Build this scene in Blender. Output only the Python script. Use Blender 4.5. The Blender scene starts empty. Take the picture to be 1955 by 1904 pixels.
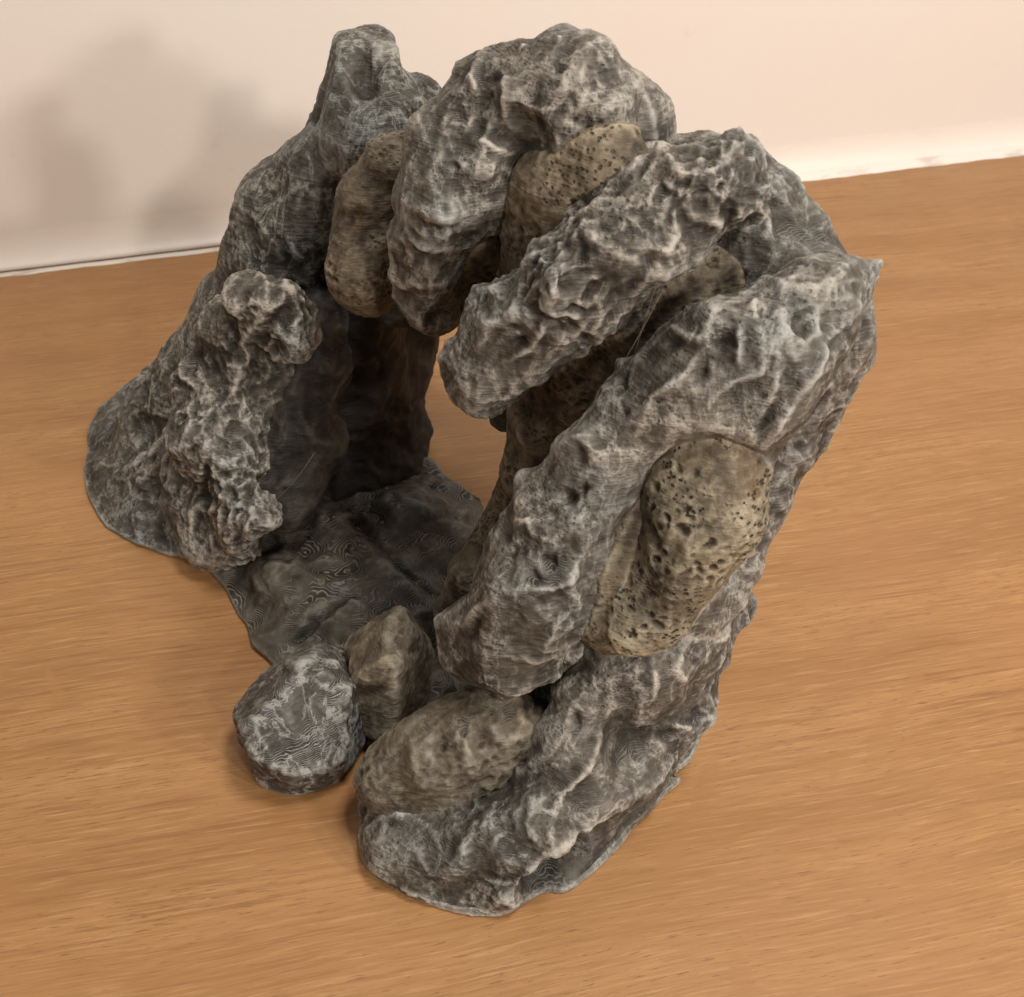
import bpy, math, time
import numpy as np
from concurrent.futures import ThreadPoolExecutor
T0 = time.time()
C = bpy.context.scene.collection
SC = bpy.context.scene
PI = math.pi

# ------------------------------------------------------------------ camera
PITCH = math.radians(42.0); CAM_H = 0.40; FPX = 2041.0; CX, CY = 977.5, 952.0   # sketch units: photo at 1955 px wide
cam_d = bpy.data.cameras.new('camera'); cam = bpy.data.objects.new('camera', cam_d); C.objects.link(cam)
cam.location = (0, 0, CAM_H); cam.rotation_euler = (PI/2 - PITCH, 0, 0)
cam_d.sensor_width = 36; cam_d.sensor_fit = 'HORIZONTAL'; cam_d.lens = 36*FPX/1955
cam_d.clip_start = 0.01; cam_d.clip_end = 50
cam_d.dof.use_dof = True; cam_d.dof.focus_distance = 0.46; cam_d.dof.aperture_fstop = 19
SC.camera = cam

# ------------------------------------------------------------------ world, lamps, exposure
w = bpy.data.worlds.new('World'); SC.world = w; w.use_nodes = True
bg = w.node_tree.nodes['Background']; bg.inputs[0].default_value = (1.0, 0.90, 0.80, 1); bg.inputs[1].default_value = 0.13
SC.view_settings.view_transform = 'Standard'; SC.view_settings.look = 'None'
SC.view_settings.exposure = 0.0; SC.view_settings.gamma = 1.0

def area(name, loc, target, size, power, col, size_y=None):
    d = bpy.data.lights.new(name, 'AREA'); o = bpy.data.objects.new(name, d); C.objects.link(o)
    d.size = size; d.energy = power; d.color = col
    if size_y: d.shape = 'RECTANGLE'; d.size_y = size_y
    o.location = loc
    v = np.array(target, float) - np.array(loc, float)
    o.rotation_euler = (math.atan2(math.hypot(v[0], v[1]), -v[2]), 0, math.atan2(v[0], -v[1]) + PI if False else math.atan2(-v[0], v[1]))
    return o
area('ceiling_lamp', (0.40, 0.20, 1.5), (0.05, 0.42, 0.1), 0.30, 13.5, (1.0, 0.91, 0.82))
area('key_lamp', (0.55, -0.75, 0.83), (0.0, 0.6, 0.1), 0.08, 5.0, (1.0, 0.88, 0.78))
area('wall_lamp', (0.85, -0.68, 0.63), (0.0, 0.7, 0.1), 0.08, 6.0, (1.0, 0.91, 0.83))
area('side_lamp', (0.99, -0.41, 0.72), (0.1, 0.8, 0.1), 0.09, 7.0, (1.0, 0.91, 0.83))
area('fill_lamp', (-0.95, -0.3, 0.70), (0.1, 0.6, 0.1), 0.14, 1.3, (1.0, 0.90, 0.82))

# ------------------------------------------------------------------ view-space sketching helpers
cp, sp = math.cos(PITCH), math.sin(PITCH)
CAMP = np.array([0, 0, CAM_H]); RIGHT = np.array([1., 0, 0]); UP = np.array([0, sp, cp]); FWD = np.array([0, cp, -sp])
_a = math.radians(20); FN = np.array([-.774*math.cos(_a), -.633*math.cos(_a), math.sin(_a)]); FQ = np.array([-.109, .3226, 0.])
def ray(u, y): return FWD + RIGHT*((u-CX)/FPX) + UP*((CY-y)/FPX)
def PT(u, y, d):
    """point seen at (u, y): d = metres behind the leaning front face of the arch, or 'z0.03' = at that height"""
    r = ray(u, y)
    if isinstance(d, str): t = (float(d[1:]) - CAM_H)/r[2]
    else: t = (-d - (CAMP-FQ) @ FN)/(r @ FN)
    return CAMP + t*r, t/FPX          # point, metres per sketch unit there

# ------------------------------------------------------------------ noise (numpy, vectorised)
_rs = np.random.RandomState(7)
_PERM = _rs.permutation(4096).astype(np.int32); _G = _rs.normal(size=(4096, 3)).astype(np.float32)
_G /= np.linalg.norm(_G, axis=1)[:, None]
def perlin(p, seed=0):
    p = p.astype(np.float32); i = np.floor(p).astype(np.int32); f = p - i
    u = f*f*f*(f*(f*6-15)+10)
    res = 0
    hx = [_PERM[(i[:, 0]+a+seed*131) & 4095] for a in (0, 1)]
    for a in (0, 1):
        for b in (0, 1):
            hxy = _PERM[(hx[a] + i[:, 1] + b) & 4095]
            for c in (0, 1):
                g = _G[_PERM[(hxy + i[:, 2] + c) & 4095]]
                d = g[:, 0]*(f[:, 0]-a) + g[:, 1]*(f[:, 1]-b) + g[:, 2]*(f[:, 2]-c)
                ww = (u[:, 0] if a else 1-u[:, 0])*(u[:, 1] if b else 1-u[:, 1])*(u[:, 2] if c else 1-u[:, 2])
                res = res + d*ww
    return res*1.5
def cells(p, seed=0):
    """distance to nearest jittered point (pits)"""
    i = np.floor(p).astype(np.int32); best = np.full(len(p), 9., np.float32)
    for a in (-1, 0, 1):
        for b in (-1, 0, 1):
            for c in (-1, 0, 1):
                j = i + np.array([a, b, c], np.int32)
                h = _PERM[(_PERM[(_PERM[(j[:, 0]+seed*57) & 4095] + j[:, 1]) & 4095] + j[:, 2]) & 4095]
                q = j + 0.5 + _G[h]*0.45
                d = ((p-q)**2).sum(1)
                best = np.minimum(best, d)
    return np.sqrt(best)

# ------------------------------------------------------------------ signed-distance shapes
class Prim:
    pass
class Tube(Prim):
    def __init__(s, pts, k=1.0, flat=1.0, cut=False):
        s.cut = cut; q = [PT(u, y, d) for (u, y, d, r) in pts]
        s.p = np.array([a for a, m in q]); s.r = np.array([r*m for (a, m), (_, _, _, r) in zip(q, pts)])
    def box(s): return (s.p - s.r[:, None]).min(0), (s.p + s.r[:, None]).max(0)
    def __call__(s, X):
        out = None
        if len(s.p) == 1: return np.linalg.norm(X - s.p[0], axis=1) - s.r[0]
        for a, b, ra, rb in zip(s.p[:-1], s.p[1:], s.r[:-1], s.r[1:]):
            ab = b-a; h = np.clip(((X-a) @ ab)/(ab @ ab), 0, 1)
            hh = h*h*(3-2*h)*.5 + h*.5
            d = np.sqrt(((X - a - h[:, None]*ab)**2).sum(1)) - (ra + (rb-ra)*hh)
            out = d if out is None else smin(out, d, 0.006)
        return out
class Ell(Prim):
    def __init__(s, u, y, d, rr, rot=0, cut=False, tilt=0):
        s.cut = cut; s.c, m = PT(u, y, d); s.r = np.array(rr, float)*m
        a = math.radians(rot); R = math.cos(a)*RIGHT + math.sin(a)*UP; U = -math.sin(a)*RIGHT + math.cos(a)*UP
        t = math.radians(tilt); U2 = math.cos(t)*U + math.sin(t)*FWD; F2 = -math.sin(t)*U + math.cos(t)*FWD
        s.M = np.array([R, U2, F2])
    def box(s): R = s.r.max(); return s.c-R, s.c+R
    def __call__(s, X):
        q = (X - s.c) @ s.M.T
        k0 = np.sqrt(((q/s.r)**2).sum(1)); k1 = np.sqrt(((q/s.r**2)**2).sum(1)) + 1e-9
        return np.where(k0 < 1e-4, -s.r.min(), k0*(k0-1)/k1)
class Rock(Prim):
    """convex faceted stone"""
    def __init__(s, u, y, d, rr, rot=0, seed=1, n=16, cut=False, dirs=None, lo=.72):
        s.cut = cut; s.c, m = PT(u, y, d); s.r = np.array(rr, float)*m; s.R = s.r.max()
        a = math.radians(rot); R = math.cos(a)*RIGHT + math.sin(a)*UP; U = -math.sin(a)*RIGHT + math.cos(a)*UP
        s.M = np.array([R, U, FWD]); rs = np.random.RandomState(seed)
        k = np.arange(n)+.5; ph = np.arccos(1-2*k/n); th = PI*(1+5**.5)*k
        D = np.stack([np.cos(th)*np.sin(ph), np.sin(th)*np.sin(ph), np.cos(ph)], 1) + rs.normal(size=(n, 3))*.18
        if dirs is not None: D = np.array([v[:3] for v in dirs], float)
        D /= np.linalg.norm(D, axis=1)[:, None]
        s.D = D; s.o = np.sqrt(((D*s.r)**2).sum(1))*rs.uniform(lo, 1., len(D))
        if dirs is not None: s.o = np.sqrt(((D*s.r)**2).sum(1))*np.array([v[3] for v in dirs])
    def box(s): return s.c-s.R*1.1, s.c+s.R*1.1
    def __call__(s, X):
        q = (X - s.c) @ s.M.T
        d = (q @ s.D.T - s.o)
        k = 900.0
        mx = d.max(1)
        return mx + np.log(np.exp((d-mx[:, None])*k).sum(1))/k - .001
def craggy(pts, seed, tube=.84, f=.99, lo=.84):
    """a limb built of angular blocks fused along a tapering spine"""
    out = [Tube([(u, y, d, r*tube) for (u, y, d, r) in pts])]
    rs = np.random.RandomState(seed)
    for i, (u, y, d, r) in enumerate(pts):
        out.append(Rock(u, y, d, (r*f*rs.uniform(.95, 1.1), r*f*rs.uniform(1.0, 1.2), r*f), rs.uniform(-40, 40), seed*13+i, rs.randint(11, 16), lo=lo))
    return out
class Skirt(Prim):
    """low apron on the table: footprint polygon, height grows inward from the rim"""
    def __init__(s, poly, rim=.004, slope=.5, top=.03, cut=False):
        s.cut = cut; A = np.array([PT(u, y, 'z0')[0][:2] for u, y in poly]); s.P = s.round(A); s.rim, s.slope, s.top = rim, slope, top
    @staticmethod
    def round(A):
        """Catmull-Rom through the footprint corners, edge nibbled by noise"""
        n = len(A); out = []
        for i in range(n):
            p0, p1, p2, p3 = A[i-1], A[i], A[(i+1) % n], A[(i+2) % n]
            for t in (0, .34, .67): out.append(.5*(2*p1+(p2-p0)*t+(2*p0-5*p1+4*p2-p3)*t*t+(3*p1-p0-3*p2+p3)*t**3))
        out = np.array(out); q = np.concatenate([out*70, np.zeros((len(out), 1))], 1)
        return out + .0016*np.stack([perlin(q, 301), perlin(q, 302)], 1)
    def box(s):
        lo = s.P.min(0); hi = s.P.max(0); return np.array([lo[0], lo[1], 0.]), np.array([hi[0], hi[1], s.top+.002])
    def __call__(s, X):
        x = X[:, :2]; d = np.full(len(x), 1e9); ins = np.zeros(len(x), bool)
        for a, b in zip(s.P, np.roll(s.P, -1, 0)):
            ab = b-a; h = np.clip(((x-a) @ ab)/(ab @ ab), 0, 1)
            d = np.minimum(d, ((x-a-h[:, None]*ab)**2).sum(1))
            c = ((a[1] > x[:, 1]) != (b[1] > x[:, 1])) & (x[:, 0] < (b[0]-a[0])*(x[:, 1]-a[1])/(b[1]-a[1]+1e-12)+a[0])
            ins ^= c
        d = np.sqrt(d)*np.where(ins, -1, 1)
        hgt = s.rim + s.top*(1-np.exp(-np.maximum(-d, 0)*s.slope/s.top))
        return np.maximum(d, (X[:, 2]-hgt)*.8)
class Level(Prim):
    """cuts everything above a height"""
    def __init__(s, u, y, d): s.cut = True; s.z = PT(u, y, d)[0][2]
    def __call__(s, X): return s.z - X[:, 2]
def smin(a, b, k):
    h = np.maximum(k - np.abs(a-b), 0)/k
    return np.minimum(a, b) - h*h*k*.25
class Part:
    def __init__(s, name, mat, prims, k=.008, style='web', strokes=(), h=.0008, label=None, amp=1.0, coarse=1.0, parent=None):
        s.name, s.mat, s.prims, s.k, s.style, s.strokes, s.h, s.label, s.amp, s.coarse, s.parent = name, mat, prims, k, style, strokes, h, label, amp, coarse, parent
        bs = [p.box() for p in prims if not p.cut]
        s.lo = np.min([b[0] for b in bs], 0) - .008; s.hi = np.max([b[1] for b in bs], 0) + .008
        s.lo[2] = max(s.lo[2], -.004)
    def sdf(s, X):
        out = None
        for p in s.prims:
            if p.cut: continue
            d = p(X); out = d if out is None else smin(out, d, s.k)
        for p in s.prims:
            if p.cut: out = -smin(-out, p(X), s.k*.6)
        return np.maximum(out, .0006 - X[:, 2])
    def trace(s, u, y):
        r = ray(u, y); r = r/np.linalg.norm(r); t = .15
        for _ in range(80):
            X = (CAMP + t*r)[None]; d = float(s.sdf(X)[0])
            if d < .0004: return X[0]
            t += d*.8
            if t > 1.2: return None
        return X[0] if d < .004 else None

def surface_nets(V, lo, h):
    S = V < 0
    c = np.zeros(tuple(np.array(V.shape)-1), np.uint8)
    for a in (0, 1):
        for b in (0, 1):
            for d in (0, 1):
                c += S[a:a+c.shape[0], b:b+c.shape[1], d:d+c.shape[2]]
    I = np.argwhere((c > 0) & (c < 8)); idx = np.full(c.shape, -1, np.int32); idx[I[:, 0], I[:, 1], I[:, 2]] = np.arange(len(I))
    acc = np.zeros((len(I), 3), np.float64); cnt = np.zeros(len(I))
    cor = [(a, b, d) for a in (0, 1) for b in (0, 1) for d in (0, 1)]
    val = {o: V[I[:, 0]+o[0], I[:, 1]+o[1], I[:, 2]+o[2]] for o in cor}
    for o in cor:
        for ax in range(3):
            if o[ax]: continue
            o2 = list(o); o2[ax] = 1; o2 = tuple(o2)
            a, b = val[o], val[o2]; m = (a < 0) != (b < 0); t = np.where(m, a/(a-b+1e-20), 0)
            q = np.array(o, float)[None].repeat(len(I), 0); q[:, ax] = t
            acc += q*m[:, None]; cnt += m
    P = lo + (I + acc/cnt[:, None])*h
    F = []
    for ax in range(3):
        b, d = [(1, 2), (2, 0), (0, 1)][ax]
        n = np.array(V.shape); sl1 = [slice(None)]*3; sl2 = [slice(None)]*3
        sl1[ax] = slice(0, n[ax]-1); sl2[ax] = slice(1, n[ax])
        A, B = S[tuple(sl1)], S[tuple(sl2)]; E_ = np.argwhere(A != B)
        E_ = E_[(E_[:, b] > 0) & (E_[:, d] > 0) & (E_[:, b] < n[b]-1) & (E_[:, d] < n[d]-1)]
        fl = A[E_[:, 0], E_[:, 1], E_[:, 2]]
        def g(ob, od):
            e = E_.copy(); e[:, b] -= ob; e[:, d] -= od; return idx[e[:, 0], e[:, 1], e[:, 2]]
        q = np.stack([g(1, 1), g(0, 1), g(0, 0), g(1, 0)], 1)
        q = np.where(fl[:, None], q, q[:, ::-1]); F.append(q)
    return P, np.concatenate(F)

def up2(V):
    for ax in range(3):
        V = np.moveaxis(V, ax, 0); W = np.empty((2*V.shape[0]-1,)+V.shape[1:], V.dtype)
        W[::2] = V; W[1::2] = (V[1:]+V[:-1])*.5; V = np.moveaxis(W, 0, ax)
    return np.ascontiguousarray(V)

def normals(P, F):
    n = np.cross(P[F[:, 2]]-P[F[:, 0]], P[F[:, 3]]-P[F[:, 1]])
    N = np.stack([np.bincount(F.ravel(), np.repeat(n[:, k], 4), len(P)) for k in range(3)], 1)
    return N/(np.linalg.norm(N, axis=1)[:, None]+1e-20)
def smoother(F, n):
    E_ = np.concatenate([F[:, [0, 1]], F[:, [1, 2]], F[:, [2, 3]], F[:, [3, 0]]])
    deg = np.bincount(E_[:, 0], minlength=n) + 1e-9
    def f(P):
        return np.stack([np.bincount(E_[:, 0], P[E_[:, 1], k], n)/deg for k in range(P.shape[1])], 1)
    return f

def detail(part, P, N):
    """relief of each surface kind, metres along the normal; also returns a paint bias"""
    s = part.style; W = P + .005*np.stack([perlin(P*55, 3), perlin(P*55, 4), perlin(P*55, 5)], 1)
    def rid(X, f, seed): return 1 - np.abs(perlin(X*f, seed))*2.2
    M1 = np.clip(.5 + 1.3*perlin(P*24, 91), 0, 1); M2 = np.clip(.5 + 1.4*perlin(P*31, 92), 0, 1)
    def fbm(X, f, seed, n=4, g=.5):
        o = 0; a = 1
        for i in range(n): o = o + a*perlin(X*f, seed+i); f *= 2.07; a *= g
        return o
    K = part.coarse
    W2 = P + .008*np.stack([perlin(P*30, 93), perlin(P*30, 94), perlin(P*30, 95)], 1)
    def scoop(X, f, seed):      # concave chips that meet in crisp irregular edges
        c = cells(X*f, seed); return np.minimum(c, .95)**2 - .32
    def rf(X, f, seed, n=4, g=.5):    # ridged: sharp crests, round valleys
        o = 0; a = 1; wgt = 1
        for i in range(n):
            q = 1-np.abs(perlin(X*f, seed+i))*2.4; o = o + a*q*wgt; wgt = np.clip(q+.35, 0, 1); f *= 2.1; a *= g
        return o - .9
    Z = np.array([1, 1, .72])
    MR = np.clip(.42 + 1.7*perlin(P*19+3.1, 97), 0, 1)      # rough here, smooth there
    if s == 'web':        # smooth stone with raised veins and shallow hollows
        d = .0018*K*fbm(W, 30, 1, 2, .42) + .0022*K*scoop(W2*Z, 32, 4) + (.0003+.0011*MR)*K*rf(W*Z, 48, 8, 4, .5) + .0007*M1*scoop(W, 90, 8)
        d += .00030*fbm(P, 300, 7, 3, .6)
    elif s == 'gnarly':   # knobbly, pitted, sharp folds
        d = .0026*K*fbm(W, 30, 11, 2, .5) + .0062*K*scoop(W2, 40, 12) + (.0006+.0020*MR)*K*rf(W*Z, 52, 17, 4, .55)
        d += .0023*(.2+.8*MR)*scoop(W, 90, 13) + .0006*MR*scoop(W, 210, 15)
        d -= .0022*np.maximum(.40-cells(W*105, 1), 0)/.40*M2
        d += .0004*fbm(P, 280, 14, 3, .6)
    elif s == 'rib':
        d = .0020*K*fbm(W, 26, 21, 2, .45) + .0034*K*scoop(W2, 33, 22) + (.0003+.0014*MR)*K*rf(W*Z, 46, 28, 3, .5)
        d += .0010*MR*scoop(W, 84, 23) + .0003*M2*MR*scoop(W, 190, 25)
        d -= .0014*np.maximum(.36-cells(W*80, 2), 0)/.36*M2
        d += .00034*fbm(P, 260, 24, 3, .6)
    if s in ('web', 'gnarly', 'rib'): d = d - .0008
    if s == 'lobe':     # brown lobes: smooth swell, fine pores
        d = .0032*K*fbm(W, 26, 31, 2, .4)
        m = np.clip(.55+1.8*perlin(P*40, 33), 0, 1)
        c = cells((P + .0015*np.stack([perlin(P*200, 3), perlin(P*200, 4), perlin(P*200, 5)], 1))*np.array([210, 210, 290]), 3)
        d -= .0013*m*np.maximum(.52-c, 0)/.52 - .0008*scoop(W2, 45, 36)
        d += .0005*fbm(P, 200, 34, 3, .6)
    elif s == 'pitted':
        d = .0034*K*fbm(W, 26, 41, 2, .4)
        m = np.clip(.5+2.2*perlin(P*36, 43), 0, 1)
        Wp = P + .002*np.stack([perlin(P*170, 3), perlin(P*170, 4), perlin(P*170, 5)], 1)
        d -= .0017*m*np.clip((.40-cells(Wp*np.array([200, 200, 240]), 5))/.2, 0, 1)
        d += .0004*fbm(P, 260, 44, 3, .6)
    elif s == 'slab':     # lumpy floor
        d = .0038*fbm(W, 40, 51, 2, .5) + .003*scoop(W2, 40, 52)
        d += .0010*perlin(W*110, 53) + .0003*perlin(P*290, 55)
    elif s == 'facet':
        d = .0012*perlin(W*50, 61) + .0022*M1*scoop(W, 75, 64) + .0009*perlin(W*130, 62) + .0004*fbm(P, 280, 63, 3, .6)
    elif s == 'dark':
        d = .0035*fbm(W, 35, 71, 3, .5) + .005*scoop(W2, 34, 72) + .0015*scoop(W, 90, 74) + .0004*perlin(P*220, 73)
    return d*part.amp

def build(part):
    h = part.h*2
    n = np.ceil((part.hi-part.lo)/h).astype(int)+1
    ax = [part.lo[k] + np.arange(n[k])*h for k in range(3)]
    G = np.stack(np.meshgrid(*ax, indexing='ij'), -1).reshape(-1, 3)
    V = np.empty(len(G), np.float32)
    for a in range(0, len(G), 400000): V[a:a+400000] = part.sdf(G[a:a+400000])
    V = V.reshape(n)
    V[0] = np.maximum(V[0], 1e-4); V[-1] = np.maximum(V[-1], 1e-4)
    P, F = surface_nets(up2(V), part.lo, part.h)
    # project on the true surface
    for _ in range(2):
        e = 4e-4; d = part.sdf(P)
        g = np.stack([part.sdf(P+np.eye(3)[k]*e)-d for k in range(3)], 1)/e
        g /= np.linalg.norm(g, axis=1)[:, None]+1e-9
        P = P - np.clip(d, -.001, .001)[:, None]*g
    sm = smoother(F, len(P)); P = P*.5 + sm(P)*.5
    # drop what lies deep inside the neighbouring parts
    deep = np.zeros(len(P), bool); near = np.full(len(P), 1.)
    for q in PARTS:
        if q is part or q.style == 'none': continue
        m = ((P > q.lo) & (P < q.hi)).all(1)
        if m.any():
            w_ = np.where(m)[0]; e_ = q.sdf(P[w_]); deep[w_] |= e_ < -.011
            if 'facet' not in (part.style, q.style) and 'slab' not in (part.style, q.style): near[w_] = np.minimum(near[w_], np.abs(e_))
    KF = .0065; fillet = np.maximum(KF-near, 0)**2/(4*KF)*1.1      # neighbours flow into each other
    keep = ~deep[F].all(1); F = F[keep]
    used = np.unique(F); mp = np.full(len(P), -1, np.int64); mp[used] = np.arange(len(used)); P = P[used]; F = mp[F]; fillet = fillet[used]
    N = normals(P, F); sm = smoother(F, len(P))
    base = P.copy()
    d = detail(part, P, N) + fillet
    for st in part.strokes:
        amp, rad, pts = st[0]*1e-3, st[1], st[2]
        Q = [part.trace(u, y) for u, y in pts]
        Q = [q for q in Q if q is not None]
        if not Q: continue
        u0, y0 = pts[0]; dist = np.linalg.norm(Q[0]-CAMP); px = dist/FPX
        line = len(Q) > 1; rad = rad*px*(1.45 if line and amp > 0 else 1.25)
        Q = np.array(Q)
        if line:      # resample, keep only neighbours in space
            S_ = [Q[0]]
            for a_, b_ in zip(Q[:-1], Q[1:]):
                if np.linalg.norm(b_-a_) > .06: continue
                n_ = max(int(np.linalg.norm(b_-a_)/.0011), 1)
                S_ += [a_+(b_-a_)*(i+1)/n_ for i in range(n_)]
            Q = np.array(S_)
        tt = np.linspace(0, 1, len(Q)); wgt = np.sin(PI*np.clip(tt, .06, .94))**.5 if line else np.ones(1)
        m = np.where(((P > Q.min(0)-3*rad) & (P < Q.max(0)+3*rad)).all(1))[0]
        if len(m) == 0: continue
        X = base[m] + .9*rad*np.stack([perlin(base[m]*70, 81), perlin(base[m]*70, 82), perlin(base[m]*70, 83)], 1) + .35*rad*np.stack([perlin(base[m]*240, 84), perlin(base[m]*240, 85), perlin(base[m]*240, 86)], 1)
        best = np.zeros(len(m))
        for q, wq in zip(Q, wgt):
            dd = ((X-q)**2).sum(1)
            if amp > 0: g_ = 1/(1+(dd/(rad*rad)*1.6)**1.3)*np.clip(1.6-np.sqrt(dd)/rad*.55, 0, 1)
            else: g_ = np.exp(-dd/(rad*rad)*1.2)
            best = np.maximum(best, g_*wq)
        mod = .75 + .6*perlin(base[m]*90, 87)
        d[m] += amp*best*np.clip(mod, .3, 1.3)*1.25
    rim = np.clip((P[:, 2]-.001)/.004, 0, 1)
    P = P + N*(d*rim)[:, None]
    P[:, 2] = np.maximum(P[:, 2], .0005)
    # relief against its own surroundings, at two scales: where a dry brush catches / a wash settles
    N = normals(P, F); A = P.copy(); r1 = None
    for i in range(48):
        A = sm(A)
        if i == 4: r1 = ((P-A)*N).sum(1)
        if i == 18: r2 = ((P-A)*N).sum(1)
    r3 = ((P-A)*N).sum(1)
    rel = r1/.00020*.22 + r2/.0007*.38 + r3/.0014*.55
    return P.astype(np.float32), F.astype(np.int32), rel.astype(np.float32)

def make_mesh(name, P, F, rel):
    me = bpy.data.meshes.new(name)
    me.vertices.add(len(P)); me.vertices.foreach_set('co', P.ravel())
    me.loops.add(F.size); me.loops.foreach_set('vertex_index', F.ravel())
    me.polygons.add(len(F)); me.polygons.foreach_set('loop_start', np.arange(0, F.size, 4, dtype=np.int32))
    me.update(calc_edges=True)
    me.polygons.foreach_set('use_smooth', np.ones(len(F), bool))
    a = me.attributes.new('relief', 'FLOAT', 'POINT'); a.data.foreach_set('value', rel)
    me.validate(); return me

exec_mat = None
# ------------------------------------------------------------------ node helper
class NT:
    def __init__(s, name):
        s.m = bpy.data.materials.new(name); s.m.use_nodes = True; s.t = s.m.node_tree; s.t.nodes.clear()
        s.out = s.n('ShaderNodeOutputMaterial'); s.b = s.n('ShaderNodeBsdfPrincipled'); s.l(s.b.outputs[0], s.out.inputs[0])
    def n(s, t, **k):
        x = s.t.nodes.new(t)
        for a, v in k.items(): setattr(x, a, v)
        return x
    def l(s, a, b): s.t.links.new(a, b)
    def set(s, sock, v):
        if isinstance(v, bpy.types.NodeSocket): s.l(v, sock)
        else: sock.default_value = v
    def math(s, op, a, b=0.0, c=0.0, clamp=False):
        x = s.n('ShaderNodeMath', operation=op, use_clamp=clamp)
        s.set(x.inputs[0], a); s.set(x.inputs[1], b); s.set(x.inputs[2], c); return x.outputs[0]
    def ss(s, v, lo, hi, a=0.0, b=1.0):
        x = s.n('ShaderNodeMapRange', interpolation_type='SMOOTHSTEP'); s.set(x.inputs[0], v)
        for i, q in zip((1, 2, 3, 4), (lo, hi, a, b)): s.set(x.inputs[i], q)
        return x.outputs[0]
    def mix(s, f, a, b, blend='MIX'):
        x = s.n('ShaderNodeMix', data_type='RGBA', blend_type=blend); s.set(x.inputs[0], f)
        s.set(x.inputs[6], a if isinstance(a, bpy.types.NodeSocket) else (*a, 1)); s.set(x.inputs[7], b if isinstance(b, bpy.types.NodeSocket) else (*b, 1)); return x.outputs[2]
    def noise(s, vec, scale, detail=3, rough=.55, dist=0.0):
        x = s.n('ShaderNodeTexNoise'); s.l(vec, x.inputs['Vector']); x.inputs['Scale'].default_value = scale
        x.inputs['Detail'].default_value = detail; x.inputs['Roughness'].default_value = rough; x.inputs['Distortion'].default_value = dist; return x.outputs[0]
    def vmul(s, v, k):
        x = s.n('ShaderNodeVectorMath', operation='MULTIPLY'); s.l(v, x.inputs[0]); x.inputs[1].default_value = k; return x.outputs[0]
    def bump(s, hgt, dist, strength=1.0, nrm=None):
        x = s.n('ShaderNodeBump'); x.inputs['Strength'].default_value = strength; x.inputs['Distance'].default_value = dist
        s.l(hgt, x.inputs['Height'])
        if nrm is not None: s.l(nrm, x.inputs['Normal'])
        return x.outputs[0]

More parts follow.
